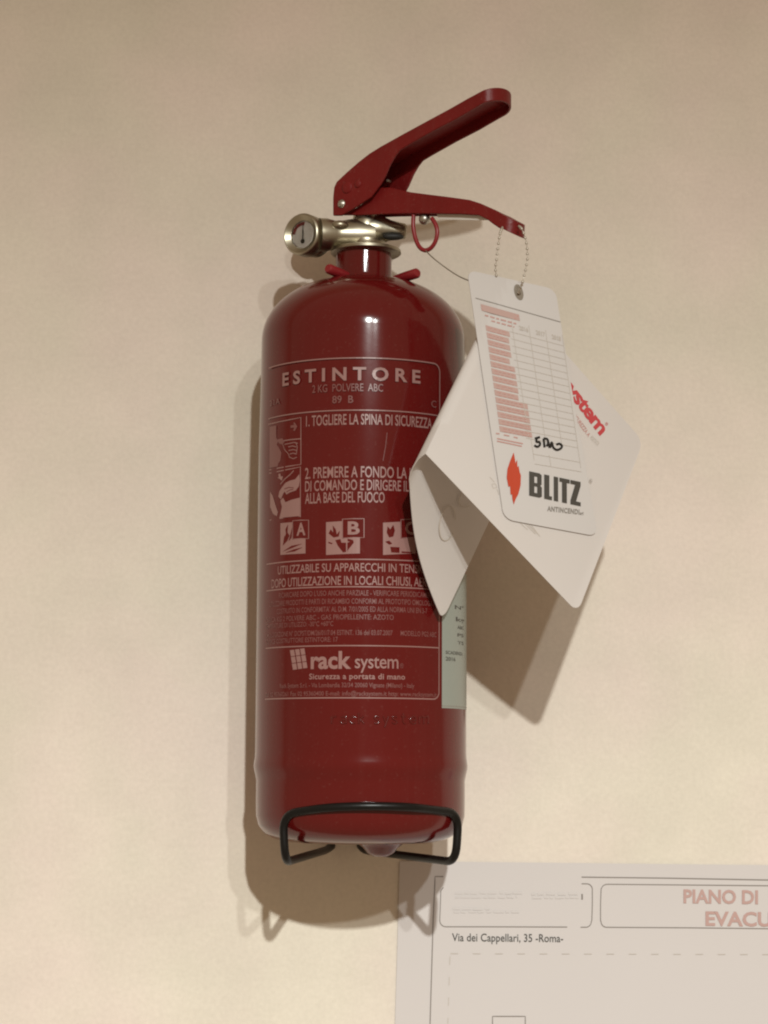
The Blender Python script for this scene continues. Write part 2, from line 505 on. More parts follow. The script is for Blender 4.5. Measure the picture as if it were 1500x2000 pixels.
# pictogram 1: pull the pin
draw('pictogram_frame', [[(524, 829), (545, 824), (565, 820), (588, 815.5), (588, 860), (588, 907), (565, 910.5), (545, 914), (526, 918)], [(553, 861), (570, 858.5), (588, 857)]], 0.5, M['ink'], label)
fill('pictogram', [[(527, 834), (540, 831), (540, 856), (545, 861), (541, 868), (546, 876), (550, 884), (548, 900), (544, 905), (543, 911), (527, 914)],
                   [(568, 831), (575, 830), (573, 826), (576, 825), (581, 833), (576, 842), (573, 841), (575, 835), (568, 836)],
                   [(543, 858), (552, 856), (556, 863), (552, 868), (545, 866)]], M['ink_dim'], label)
draw('pictogram_lines', [[(552, 866), (556, 878), (563, 886), (566, 893), (573, 896), (580, 893)], [(556, 868), (566, 866), (575, 864), (582, 866)], [(563, 873), (572, 871), (579, 873)], [(564, 880), (573, 878), (580, 880)], [(566, 887), (573, 885), (579, 887)], [(579, 866), (581, 873), (580, 880), (579, 887)]], 0.38, M['ink'], label)
# pictogram 2: squeeze the lever
draw('pictogram_frame', [[(526, 924.5), (545, 920.5), (565, 916.5), (587, 912), (587, 960), (587, 1010)], [(548, 946), (556, 936), (568, 926), (574, 919)], [(527, 1016), (550, 1012), (587, 1008)]], 0.5, M['ink'], label)
fill('pictogram', [[(544, 926), (548, 925), (549, 931), (553, 930), (551, 939), (546, 935), (542, 933), (545, 932)],
                   [(551, 952), (558, 943), (566, 939), (577, 936), (585, 926), (586, 938), (584, 950), (578, 958), (566, 962), (560, 966), (556, 960), (552, 968), (549, 975), (544, 970), (546, 960)],
                   [(548, 978), (553, 972), (558, 981), (570, 976), (586, 972), (586, 1008), (546, 1012), (549, 1000), (551, 990)],
                   [(528, 960), (533, 968), (538, 985), (543, 1000), (541, 1008), (534, 1004), (528, 990)]], M['ink'], label)
draw('pictogram_lines', [[(556, 955), (565, 952), (574, 953)], [(560, 961), (567, 957), (573, 956)]], 0.35, M['red'], label, 0.2)
# classes A, B, C
def class_icon(x0, x1, y0, y1, lx0, lx1, ly0, ly1, letter, shapes):
    fill('class_icon', [[(x0, y0+3), (lx0-1, y0+1), (lx0-1, ly1+2), (x1, ly1), (x1, y1-2), (x0, y1+1)]], M['ink'], label)
    draw('class_frame', [[(lx0, ly0+1), ((lx0+lx1)/2, ly0), (lx1, ly0), (lx1, ly1), ((lx0+lx1)/2, ly1), (lx0, ly1+1)]], 0.42, M['ink'], label, closed=True)
    arc_text(letter, lx0+(lx1-lx0)*0.24, lx1-(lx1-lx0)*0.2, ly1-7, (ly1-ly0)*0.64, M['ink'], 0.03)
    fill('class_drawing', shapes, M['red'], label, 0.2)
class_icon(548, 597, 1019, 1083, 572, 603, 1016, 1052, 'A', [[(553, 1066), (555, 1050), (559, 1043), (558, 1034), (563, 1024), (562, 1040), (566, 1046), (562, 1056)], [(564, 1058), (568, 1042), (571, 1030), (570, 1050)], [(552, 1078), (570, 1066), (591, 1062), (572, 1070)], [(557, 1080), (574, 1073), (592, 1069), (576, 1077)]])
class_icon(637, 703, 1017, 1083, 669, 711, 1013, 1050, 'B', [[(642, 1042), (646, 1034), (651, 1040), (650, 1026), (656, 1034), (658, 1044), (664, 1036), (662, 1048), (652, 1050)], [(641, 1058), (650, 1061), (648, 1063), (642, 1061)],
           [(655, 1055), (665, 1053), (667, 1060), (676, 1060), (676, 1078), (670, 1079), (660, 1066)], [(679, 1052), (690, 1055), (691, 1060), (680, 1074), (678.5, 1078), (678.5, 1060), (684, 1058), (679, 1057)]])
class_icon(748, 812, 1018, 1083, 783, 818, 1014, 1050, 'C', [[(755, 1040), (757, 1028), (762, 1034), (768, 1025), (771, 1036), (768, 1048), (760, 1050)], [(752, 1058), (760, 1056), (766, 1062), (760, 1064)], [(762, 1068), (780, 1069), (780, 1080), (764, 1079)], [(784, 1077), (804, 1078), (804, 1081), (784, 1080)]])
# a scratch in the gloss
draw('scratch', [[(756, 845), (753, 872), (748, 900)]], 0.3, M['ink_dim'], label)
# raised lettering pressed into the lower body
GL = {'r': [[(0, 0), (0, 1)], [(0, .7), (.25, 1), (.5, .95)]], 'a': [[(.05, .9), (.3, 1), (.55, .85), (.55, 0)], [(.55, .55), (.2, .5), (0, .25), (.2, 0), (.55, .2)]], 'c': [[(.55, .85), (.3, 1), (0, .7), (0, .3), (.3, 0), (.55, .15)]],
      'k': [[(0, 0), (0, 1.5)], [(.5, 1), (0, .45)], [(.15, .6), (.55, 0)]], 's': [[(.5, .9), (.2, 1), (0, .75), (.5, .3), (.3, 0), (0, .1)]], 'y': [[(0, 1), (.28, .1)], [(.55, 1), (.15, -.5)]],
      't': [[(.2, 1.4), (.2, .2), (.45, 0)], [(0, 1), (.45, 1)]], 'e': [[(0, .5), (.55, .5), (.5, .9), (.25, 1), (0, .6), (.05, .2), (.3, 0), (.55, .15)]], 'm': [[(0, 0), (0, 1)], [(0, .8), (.25, 1), (.45, .8), (.45, 0)], [(.45, .8), (.7, 1), (.9, .8), (.9, 0)]], ' ': []}
A = ([], []); px0 = 648.0
for ch_ in 'rack system':
    for P in GL[ch_]:
        Q = []
        for x, y in P:
            a_, z_ = on_cyl(px0+x*19, 1413-y*14, R)
            Q.append(cyl(a_, z_, R+0.02))
        add(A, tube(smooth_path(Q, 3), 0.5, 8))
    px0 += 27 if ch_ == 'm' else (13 if ch_ == ' ' else 17.5)
mesh('raised_lettering', *A, M['red_raised'], ext, smooth=80)
# grey service sticker on the right flank
sa0 = on_cyl(863, 1250, R)[0]; sa1 = sa0+0.85
s_z0 = on_cyl(868, 1383, R)[1]; s_z1 = on_cyl(868, 1112, R)[1]
st = put('service_sticker', *band(sa0, sa1, s_z0, s_z1, 16), M['sticker'], ext, 0.10)
put('sticker_edge', *band(sa0, sa1, s_z0+0.9, s_z0+1.3, 16), M['grey_ink'], st, 0.15)
for (x0, x1, y, cap, s) in ((888, 905, 1189, 7, 'N\u00b0'), (890, 906, 1213, 8, 'kg'), (893, 905, 1228, 6, 'ABC'), (893, 905, 1243, 6, 'PS'), (893, 905, 1258, 6, 'TS'), (870, 903, 1277, 6, 'SCADENZA'), (870, 889, 1290, 7, '2016')):
    aa0 = on_cyl(x0, y, R)[0]; aa1 = on_cyl(x1, y, R)[0]; z0 = on_cyl(x0, y, R)[1]; h = cap/3.75
    V2, F2 = text_uv(s, 0.02)
    put('lettering', [(aa0+(aa1-aa0)*u, z0+h*v) for u, v in V2], F2, M['dark_ink'], st, 0.16)

# ---- valve
VX = AX+1.2
VB = Vector((VX, AY, 0))
mesh('collar', *lathe([(9, Z(497)), (18.2, Z(497)), (18.9, Z(495)), (18.7, Z(490)), (17.0, Z(487.5)), (13.0, Z(486)), (9.4, Z(483)), (8.8, Z(478)), (8.8, Z(474)), (8.0, Z(471))], VB, UP, 64), M['nickel'], ext, smooth=40)
valve = mesh('valve_body', *lathe([(9.6, Z(484)), (10.4, Z(478)), (10.2, Z(472)), (7.6, Z(467)), (7.2, Z(463)), (8.0, Z(459)), (8.4, Z(450)), (8.4, Z(436)), (7.8, Z(431)), (7.0, Z(426)), (7.0, Z(414))], VB, UP, 48), M['nickel'], ext, smooth=40)
GC = at(588, 457, 74)               # centre of the gauge face
GD = Vector((-0.60, -0.80, -0.02)).normalized()
zg = GC.z
core = Vector((VX, AY, zg+1.0))
gs = (GC-core); L = gs.length; gdir = gs.normalized()
mesh('gauge_arm', *lathe([(9.6, -3), (9.4, 6), (8.6, 10), (7.6, 15), (7.8, L-18), (8.8, L-14), (8.8, L-10)], core, gdir, 40), M['nickel'], valve, smooth=40)
gauge = mesh('pressure_gauge', *lathe([(4, -17), (9.2, -16.5), (10.0, -15), (10.0, -11.5), (9.2, -10.4), (9.4, -9.4), (10.8, -8.4), (11.3, -7), (11.3, -0.6), (10.9, 0.2), (10.2, 0.6), (7.4, -1.4), (7.2, -2.2), (0.01, -2.2)], GC, GD, 64), M['nickel'], ext, smooth=35)
GU, GV = frame_of(GD)
if GU.x < 0: GU = -GU
if GV.z < 0: GV = -GV
def gp(x, y, t): return GC+GU*x+GV*y+GD*t
mesh('dial', [gp(7.15*math.cos(2*math.pi*k/48), 7.15*math.sin(2*math.pi*k/48), -2.0) for k in range(48)], [tuple(range(48))], M['dial'], gauge)
Vv, Ff = [], []
for k in range(17):
    a = math.radians(172-92*k/16)
    Vv += [gp(5.0*math.cos(a), 5.0*math.sin(a), -1.9), gp(6.9*math.cos(a), 6.9*math.sin(a), -1.9)]
for k in range(16): Ff.append((2*k, 2*k+2, 2*k+3, 2*k+1))
mesh('dial_scale', Vv, Ff, M['dial_red'], gauge)
mesh('needle', [gp(-0.35, -3.8, -1.7), gp(0.35, -3.8, -1.7), gp(0.25, 5.2, -1.7), gp(-0.1, 5.2, -1.7)], [(0, 1, 2, 3)], M['marker'], gauge)
mesh('needle_hub', [gp(1.3*math.cos(2*math.pi*k/16), -3.6+1.3*math.sin(2*math.pi*k/16), -1.6) for k in range(16)], [tuple(range(16))], M['marker'], gauge)
mesh('lens', *lathe([(7.3, -1.45), (7.2, -1.1), (5, -0.75), (2.5, -0.6), (0.01, -0.55)], GC, GD, 40), M['glass'], gauge, smooth=60)
# unseen plug added behind the gauge to cast a shadow on the wall
pc = at(604, 459, 23)
pd = (pc-core).normalized(); pl = (pc-core).length
mesh('added_shadow_plug', *lathe([(6.5, 2), (6.2, pl-9), (9.6, pl-8), (9.8, pl-1), (9.0, pl)], core, pd, 32), M['nickel'], valve, smooth=40)
# discharge nozzle to the right, the dark reflection under it put in as a black oval
nc = at(794, 452, 72); ncore = Vector((VX, AY, Z(447)))
nd = (nc-ncore).normalized(); nl = (nc-ncore).length
nozzle = mesh('nozzle', *lathe([(8.2, 0), (8.0, 5), (7.2, 9), (5.6, 13), (4.6, nl-4), (4.2, nl-1), (3.4, nl), (0.01, nl)], ncore, nd, 40), M['nickel'], ext, smooth=40)
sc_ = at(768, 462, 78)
mesh('nozzle_dark_reflection', *ball(sc_, 2.2, 10, (2.6, 1.0, 0.9)), M['dark_reflection'], nozzle, smooth=60)
mesh('lug', *ball(at(664, 440, 78), 3.6, 8, (1.3, 1, 0.7)), M['nickel'], valve, smooth=60)

# ---- levers, two bent steel channels turned towards the viewer
PSI = math.radians(38)
LT = Vector((math.cos(PSI), -math.sin(PSI), 0))          # along the lever
LM = Vector((-math.sin(PSI), -math.cos(PSI), 0))         # across it, towards the viewer
def lev(px, py, l):
    p = on_plane(px, py, VB+LM*l, LM)
    return p
def channel(outline_px, web_idx, half, thick, web_thick=1.6, far=True):
    """two cheek plates from one outline and a web bent over the outline points in web_idx"""
    near = [lev(x, y, half) for x, y in outline_px]
    V, F = [], []
    A = (V, F)
    add(A, slab(near, -LM, thick))
    if far: add(A, slab([p-LM*(2*half-thick) for p in near], -LM, thick))
    if web_idx:
        pts = [near[i] for i in web_idx]
        m = len(pts); base = len(V)
        cen = sum(near, Vector())/len(near)
        for i, p in enumerate(pts):
            a = pts[max(0, i-1)]; b = pts[min(m-1, i+1)]
            d = (b-a).normalized(); nn = d.cross(LM).normalized()
            if nn.dot(cen-p) < 0 and i not in (0,): nn = -nn
            q = p+nn*web_thick
            V.extend([p-LM*thick*0.9, p-LM*(2*half-thick*0.9), q-LM*(2*half-thick*0.9), q-LM*thick*0.9])
        for i in range(m-1):
            for k in range(4):
                F.append((base+4*i+k, base+4*i+(k+1) % 4, base+4*i+4+(k+1) % 4, base+4*i+4+k))
        F.append((base+3, base+2, base+1, base)); e = base+4*(m-1); F.append((e, e+1, e+2, e+3))
    return A
def round_end(top_px, bot_px, half, thick, ext, d_px, n=24):
    """rounded closing end of a channel: web fan and a skirt bent round it"""
    pt = lev(*top_px, half); pb = lev(*bot_px, half)
    d = (lev(*d_px[1], half)-lev(*d_px[0], half)).normalized()
    V, F = [], []
    for rr in (1.0, 1.0-thick/half):
        for k in range(n+1):
            a = math.pi*k/n
            off = LM*((half+0.08)*rr*math.cos(a)-half)+d*(ext*rr*math.sin(a)-(2.5 if k in (0, n) else 0))
            drop = 0.0 if rr == 1.0 else thick
            dn = (pb-pt).normalized()
            edge = 1.0*(1-math.sin(a)) if rr == 1.0 else 0
            V += [pt+off+dn*drop, pb+off]
    m = 2*(n+1)
    for k in range(n):
        F.append((2*k, 2*k+2, 2*k+3, 2*k+1)); F.append((m+2*k, m+2*k+1, m+2*k+3, m+2*k+2)); F.append((2*k+1, 2*k+3, m+2*k+3, m+2*k+1))
    F.append(tuple(2*k for k in range(n, -1, -1))); F.append(tuple(m+2*k for k in range(n+1)))
    return V, F
HU, HL = 12.2, 8.0
up_out = [(650, 421), (650, 385), (652, 366), (657, 355), (676, 337), (700, 316), (722, 299), (743, 286), (786, 262), (832, 237), (880, 211), (915, 191),
          (938, 179), (938, 204), (890, 232), (844, 256), (800, 281), (780, 293), (772, 303), (762, 320), (752, 343), (744, 358), (725, 384), (690, 407), (666, 421)]
UV_ = channel(up_out, list(range(3, 13)), HU, 1.5)
UE_ = (round_end((938, 179), (938, 204), HU, 1.5, 9.5, ((880, 211), (938, 179))))
upper = mesh('squeeze_lever', *UV_, M['lever'], ext, smooth=38, bevel=0.5)
mesh('rounded_end', *UE_, M['lever'], upper, smooth=50, bevel=0.35)
low_out = [(668, 420), (700, 403), (728, 383), (742, 366), (762, 366), (801, 375), (840, 380), (880, 385), (916, 390), (938, 397), (952, 404), (968, 411), (984, 420),
           (982, 447), (974, 445), (962, 437), (952, 429), (934, 420), (900, 418), (844, 417), (790, 417), (745, 418), (700, 420)]
LV_ = channel(low_out, list(range(5, 13)), HL, 1.5, far=False)
far_px = [(x, y) for x, y in low_out]
add(LV_, slab([lev(x, y-(7 if i > 12 else 0), HL)-LM*(2*HL-1.5) for i, (x, y) in enumerate(low_out)], -LM, 1.5))
LE_ = (round_end((984, 420), (982, 447), HL, 1.5, 7.5, ((952, 404), (984, 420))))
lower = mesh('carry_handle', *LV_, M['lever'], ext, smooth=38, bevel=0.45)
mesh('rounded_end', *LE_, M['lever'], lower, smooth=50, bevel=0.35)
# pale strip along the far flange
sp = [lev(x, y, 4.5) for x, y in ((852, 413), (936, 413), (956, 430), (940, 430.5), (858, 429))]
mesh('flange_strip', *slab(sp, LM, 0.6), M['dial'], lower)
def rivet(px, py, l, r, mat, parent, dome=0.5):
    c = lev(px, py, l)
    mesh('rivet', *lathe([(r, -1.5), (r, 0.25), (r*0.8, 0.6), (r*0.45, 0.6+dome*0.7), (0.01, 0.6+dome)], c, LM, 20), mat, parent, smooth=70)
rivet(667, 398, HU, 2.4, M['steel'], upper, 1.0)
rivet(699, 359, HU, 2.2, M['lever'], upper, 0.4)
rivet(678, 366, HU, 3.3, M['lever'], upper, 0.2)
rivet(758, 353, -6, 0.9, M['steel'], upper, 0.8)
# spindle between the levers and the valve
mesh('spindle', *lathe([(3.2, Z(424)), (3.2, Z(385))], VB, UP, 24), M['steel'], ext, smooth=40)
# safety pin, its red ring and seal thread
pin_c = lev(829, 428, 4)
pin = mesh('safety_pin', *ball(pin_c, 3.0, 10), M['steel'], ext, smooth=60)
ringp = [on_plane(x, y, pin_c+LM*2, LM) for x, y in ((808, 418), (807, 440), (811, 464), (819, 482), (830, 489), (842, 484), (851, 470), (854, 452), (850, 437), (843, 426))]
mesh('pull_ring', *tube(smooth_path(ringp, 6), 1.15, 10), M['plastic'], pin, smooth=60)
sealp = [on_plane(831, 489, pin_c+LM*2, LM), at(845, 503, 122), at(868, 521, 126), at(890, 536, 132), at(908, 545, 138), at(925, 551, 142)]
mesh('seal_cord', *tube(smooth_path(sealp, 6), 0.33, 6), M['seal'], pin, smooth=60)

# ------------------------------------------------------------------ wall hook that carries the neck
hook = thing('wall_hook', 'wall hook with red sleeved prongs round the neck of the extinguisher', 'hook', (AX, -1, Z(540)))
mesh('back_plate', *slab([Vector((AX-16, -0.2, Z(560))), Vector((AX+16, -0.2, Z(560))), Vector((AX+16, -0.2, Z(520))), Vector((AX-16, -0.2, Z(520)))], Vector((0, -1, 0)), 2.5), M['black'], hook, bevel=0.5)
for sgn, tipx, tipy, rx, ry in ((1, 816, 533, 772, 547), (-1, 640, 524, 688, 545)):
    tip = at(tipx, tipy, 92); root = at(rx, ry, 76)
    w0 = Vector((AX+sgn*10, -2, Z(545))); w1 = Vector((AX+sgn*17.5, -40, Z(545)))
    arm = mesh('prong', *tube(round_path([w0, w1, root, root+(tip-root)*0.4], 8), 1.6, 10), M['black'], hook, smooth=60)
    q = [root, root+(tip-root)*0.5, tip-(tip-root).normalized()*1.0, tip]
    mesh('sleeve', *tube(q, [2.5, 2.7, 2.7, 1.9], 16), M['plastic'], arm, smooth=50)

# ------------------------------------------------------------------ black wire bracket
br = thing('wire_bracket', 'black bent wire bracket under the foot of the extinguisher', 'bracket', (AX, -1, Z(1690)))
wire = [at(648, 1652, 1.5), at(638, 1660, 9), at(557, 1684, 106), at(552, 1590, 106), at(640, 1577, 122), at(720, 1574, 127.0), at(800, 1576, 124), at(896, 1588, 100), at(890, 1684, 100), at(712, 1661, 9), at(704, 1652, 1.5)]
mesh('wire', *tube(round_path(wire, 9.0, 7), 2.15, 14), M['black'], br, smooth=60)

# ------------------------------------------------------------------ bead chain from the handle tip
ch = [lev(984, 440, -2), at(977, 455, 146), at(973, 480, 147), at(970, 505, 148), at(968, 530, 145), at(975, 552, 140), at(993, 566, 136), at(1010, 573, 141), at(1017, 562, 146.5), at(1022, 545, 152), at(1029, 515, 150), at(1030, 490, 149), at(1026, 465, 148), at(1019, 447, 148), lev(1012, 441, -3)]
cp = smooth_path(ch, 12)
A = ([], [])
acc = 0.0; step = 2.7; prev = cp[0]
for p in cp[1:]:
    acc += (p-prev).length
    if acc >= step:
        add(A, ball(p, 0.74, 6)); acc = 0
    prev = p
add(A, tube(cp, 0.18, 6))
chain = thing('bead_chain', 'small metal bead chain looped through the tip of the lower red lever', 'chain', lev(984, 440, -2))
mesh('beads', *A, M['bead'], chain, smooth=60)

# ------------------------------------------------------------------ front tag
TQ = {'tl': (912, 527), 'tr': (1081, 567), 'br': (1167, 1048), 'bl': (984, 1014)}
# it hangs flat against the leaflet behind it
fA = at(985, 556, 139); fL = at(829, 884, 160); fR = at(1256, 862, 116)
nrm = (fL-fA).cross(fR-fA).normalized()
if nrm.y > 0: nrm = -nrm
fB = on_plane(1128, 1197, fA, nrm)
TD = {'tl': 1.1, 'tr': 2.2, 'br': 0.8, 'bl': 0.9}
e_fold = (fL-fA).normalized(); e_x = nrm.cross(e_fold).normalized()
if e_x.dot(fR-fA) < 0: e_x = -e_x
LX = (fR-fA).dot(e_x)
def bend(p):
    """the soft bulge both cards share, as a step towards the camera"""
    x = (p-fA).dot(e_x)/LX
    return (CAM-p).normalized()*(3.7*4*x*(1-x) if 0 < x < 1 else 0.0)
T3 = {k: on_plane(*TQ[k], fA+nrm*TD[k], nrm) for k in TQ}
def t_uv(px, py):
    u, v = 0.5, 0.5
    a, b, c, d = [Vector(TQ[k]) for k in ('tl', 'tr', 'br', 'bl')]
    for _ in range(8):
        p = a*(1-u)*(1-v)+b*u*(1-v)+c*u*v+d*(1-u)*v
        du = (b-a)*(1-v)+(c-d)*v; dv = (d-a)*(1-u)+(c-b)*u
        e = Vector((px, py))-p
        det = du.x*dv.y-du.y*dv.x
        u += (e.x*dv.y-e.y*dv.x)/det; v += (du.x*e.y-du.y*e.x)/det
    return u, v
TN = (T3['bl']-T3['tl']).cross(T3['tr']-T3['tl']).normalized()
if TN.y > 0: TN = -TN
def t3(u, v, off=0.0):
    p = T3['tl']*(1-u)*(1-v)+T3['tr']*u*(1-v)+T3['br']*u*v+T3['bl']*(1-u)*v
    lift = 2.0*(1-v)**3*u                      # the free top corner curls off a little
    return p+bend(p)+TN*(off+lift)
tag = thing('inspection_tag', 'white inspection tag with a red and grey service table and BLITZ print', 'tag', tuple(t3(0.5, 0.05)))
def rrect_rows(nu, nv, ru, rv):
    """grid rows of a rounded rectangle in the unit square"""
    rows = []
    vs = [rv*(1-math.cos(math.pi/2*k/5)) for k in range(6)]
    vs = vs+[rv+(1-2*rv)*k/nv for k in range(1, nv)]+[1-x for x in reversed(vs)]
    for v in vs:
        e = 0.0
        dv = (rv-v)/rv if v < rv else ((v-(1-rv))/rv if v > 1-rv else 0)
        if dv > 0: e = ru*(1-math.sqrt(max(0, 1-dv*dv)))
        rows.append([(e+(1-2*e)*i/nu, v) for i in range(nu+1)])
    return rows
def sheet(rows, fn):
    V, F = [], []; nu = len(rows[0])
    for r in rows: V += [fn(u, v) for u, v in r]
    for j in range(len(rows)-1):
        for i in range(nu-1):
            F.append((j*nu+i, j*nu+i+1, (j+1)*nu+i+1, (j+1)*nu+i))
    return V, F
tc = mesh('card', *sheet(rrect_rows(14, 30, 0.10, 0.036), lambda u, v: t3(u, v)), M['tag'], tag)
so = tc.modifiers.new('solid', 'SOLIDIFY'); so.thickness = 0.0004; so.offset = 0
def tag_print(name, polys, mat, off=0.45, label=None):
    V, F = [], []
    for P in polys:
        n = len(V)
        V += [t3(*t_uv(x, y), off) for x, y in P]; F.append(tuple(range(n, n+len(P))))
    return mesh(name, V, F, mat, tag)
def tag_text(s, p0, p1, cap, mat, weight=0.0, spacing=1.0, off=0.45, name='lettering', shear=0.0):
    """print from pixel p0 to p1 along the baseline; cap is the (x, y) pixel step up one capital"""
    V2, F2 = text_uv(s, weight, spacing, shear)
    V = [t3(*t_uv(p0[0]+(p1[0]-p0[0])*u+cap[0]*v, p0[1]+(p1[1]-p0[1])*u+cap[1]*v), off) for u, v in V2]
    return mesh(name, V, F2, mat, tag)
def tag_lines(name, segs, wd, mat, off=0.4):
    V, F = [], []
    for P in segs:
        V2, F2 = stroke2(P, wd); n = len(V)
        V += [t3(*t_uv(x, y), off) for x, y in V2]; F += [tuple(i+n for i in f) for f in F2]
    return mesh(name, V, F, mat, tag)
# table: corner pixels of the grid
G = {'tl': Vector((928, 583)), 'tr': Vector((1092, 631)), 'bl': Vector((969, 846)), 'br': Vector((1128, 876))}
def gpx(u, v):
    p = G['tl']*(1-u)*(1-v)+G['tr']*u*(1-v)+G['br']*u*v+G['bl']*(1-u)*v
    return (p.x, p.y)
tag_lines('table_rule', [[gpx(0, 0), gpx(0.5, 0), gpx(1, 0)]], 1.5, M['grey_ink'])
tag_lines('table_lines', [[gpx(0.36, v), gpx(1, v)] for v in [0.19+0.81*k/15 for k in range(16)]], 0.95, M['faint_ink'], 0.36)
tag_lines('table_columns', [[gpx(u, 0.10), gpx(u, 1.0)] for u in (0.395, 0.60, 0.80, 1.0)], 0.95, M['faint_ink'], 0.38)
bars, strokes = [], []
for k in range(15):
    v0 = 0.19+0.81*k/15; v1 = v0+0.81/15*0.80
    ln = random.choice((0.33, 0.34, 0.35, 0.36)) if k < 10 else 0.44
    if k == 4: ln = 0.30
    bars.append([gpx(0.075-0.03*v0, v0), gpx(ln, v0+0.003), gpx(ln, v1), gpx(0.075-0.03*v0, v1)])
    for q in range(2):
        u = 0.09; vv = v0+0.015+0.021*q
        while u < ln-0.05:
            du = random.uniform(0.02, 0.06); strokes.append([gpx(u, vv), gpx(min(ln-0.01, u+du), vv)]); u += du+0.018
bars.append([gpx(0.05, 0.035), gpx(0.50, 0.035), gpx(0.50, 0.085), gpx(0.05, 0.085)])
tag_print('table_headings', bars, M['pink_ink'], 0.36)
tag_lines('heading_strokes', strokes, 1.6, M['rose_ink'], 0.42)
hs = []
for v, a, b in ((0.05, .06, .49), (0.075, .06, .46), (0.115, 0.08, 0.45), (0.145, 0.15, 0.42)):
    u = a
    while u < b:
        du = random.uniform(0.03, 0.07); hs.append([gpx(u, v), gpx(min(b, u+du), v)]); u += du+0.018
tag_lines('table_title', hs, 2.4, M['rose_ink'], 0.42)
for s, u in (('2016', 0.53), ('2017', 0.73), ('2018', 0.92)):
    a = gpx(u-0.055, 0.155); b = gpx(u+0.055, 0.155)
    tag_text(s, a, b, (-1.0, -8), M['faint_ink'], 0.03)
tag_lines('signature_box', [[gpx(0.42, 1.0+k), gpx(1.0, 1.0+k)] for k in (0.115, 0.19)]+[[gpx(0.42, 1.0), gpx(0.42, 1.16)], [gpx(0.62, 1.10), gpx(0.62, 1.19)], [gpx(1.0, 1.0), gpx(1.0, 1.16)]], 0.9, M['faint_ink'], 0.38)
tag_lines('table_note', [[(968, 848), (975, 849)], [(983, 851), (994, 853)], [(1002, 855), (1010, 857)], [(970, 858), (995, 863), (1020, 868)], [(970, 863), (990, 867), (1018, 873)]], 2.2, M['rose_ink'], 0.42)
# initials written in marker, flame and print
sgn = [[(1043, 858), (1053, 855)], [(1047, 857), (1046, 864), (1052, 865), (1053, 870), (1048, 874), (1042, 871)], [(1060, 858), (1062, 875)], [(1060, 858), (1067, 859), (1069, 866), (1066, 873)], [(1068, 860), (1072, 876)], [(1073, 876), (1076, 865), (1079, 875), (1086, 880), (1094, 877), (1096, 872), (1091, 868), (1085, 870)]]
tag_lines('handwritten_initials', [[(p.x, p.y) for p in smooth_path([Vector((x, y, 0)) for x, y in P], 4)] for P in sgn], 4.2, M['marker'], 0.55)
tag_print('flame_emblem', [[(1002, 885), (1004, 895.5), (1005.7, 906), (1008.7, 898.7), (1009.3, 914), (1011.5, 911), (1013.6, 923), (1016, 929.6), (1015.4, 949), (1011, 966), (1006, 975), (1002.3, 986), (999.7, 976.5), (998.7, 966), (996, 967), (995, 950), (992, 952), (988.6, 934), (990, 917), (995, 902)]], M['flame_ink'], 0.5)
BL = [[(0, 0), (.10, 0), (.10, 1), (0, 1)], [(.10, .0), (.20, .0), (.245, .06), (.245, .16), (.10, .16)], [(.10, .43), (.245, .43), (.215, .50), (.245, .57), (.10, .57)], [(.10, .84), (.24, .84), (.24, .94), (.20, 1), (.10, 1)], [(.155, .16), (.245, .16), (.245, .43), (.155, .43)], [(.155, .57), (.24, .57), (.24, .84), (.155, .84)],
      [(.29, .0), (.39, .0), (.39, 1), (.29, 1)], [(.388, .0), (.44, .0), (.44, .15), (.388, .15)],
      [(.475, 0), (.56, 0), (.56, 1), (.475, 1)],
      [(.635, 0), (.73, 0), (.73, .84), (.635, .84)], [(.585, .84), (.785, .84), (.785, 1), (.585, 1)],
      [(.80, 0), (1.0, 0), (1.0, .16), (.80, .16)], [(.80, .84), (1.0, .84), (1.0, 1), (.80, 1)], [(.80, .16), (.91, .16), (1.0, .84), (.89, .84)]]
tag_print('brand_lettering', [[(1032+101*x+2.5*y*0, 968.5+21*x-47*y) for x, y in P] for P in BL], M['dark_ink'], 0.5)
tag_text('ANTINCENDI', (1067, 998), (1130, 1005), (0.5, -9), M['grey_ink'], 0.03, 1.1, 0.5)
tag_text('srl', (1131, 1005.5), (1138, 1006.5), (0.3, -6), M['grey_ink'], 0.02, 1.0, 0.5)
tag_text('\u00ae', (1150, 943), (1156, 944), (0.4, -7), M['grey_ink'], 0.0, 1.0, 0.5)
hc = t_uv(1010, 572)
hv = []
for k in range(20):
    a = 2*math.pi*k/20
    hv.append(t3(hc[0]+0.052*math.cos(a), hc[1]+0.032*math.sin(a), 0.45))
mesh('punched_hole', hv, [tuple(range(20))], M['seal'], tag)

# ------------------------------------------------------------------ folded leaflet behind the tag
bT = at(864, 1212, 117)               # tip of the rear leaf
bA = at(1050, 815, 52)
def leaf(u, s):
    """u runs down the fold, s from the free edge of the front leaf (0) over the fold (about .5) to the free edge of the rear leaf (1)"""
    e0 = fA.lerp(fL, u)
    f1 = fR.lerp(fB, u)
    b1 = bA.lerp(bT, u)
    bulge = e0+Vector((-2.0-6.0*u, -(0.5+0.5*u), -1.0-6.5*u))+Vector((0, 2.5+4*u, 0))
    e1 = e0+Vector((-1.5-4.5*u, 5+7*u, -3-11*u))
    if s < 0.46:
        t = 1-s/0.46
        p = e0.lerp(f1, t)
        return p+bend(p)
    if s < 0.56:
        t = (s-0.46)/0.10
        return (1-t)**2*e0+2*t*(1-t)*bulge+t*t*e1
    t = (s-0.56)/0.44
    p = e1.lerp(b1, t)
    return p+Vector((-4.0, 0, 0))*math.sin(math.pi*t)*u*u
lf = thing('folded_leaflet', 'white folded leaflet hanging askew behind the inspection tag', 'leaflet', tuple(fA))
rows = rrect_rows(24, 44, 0.055, 0.022)
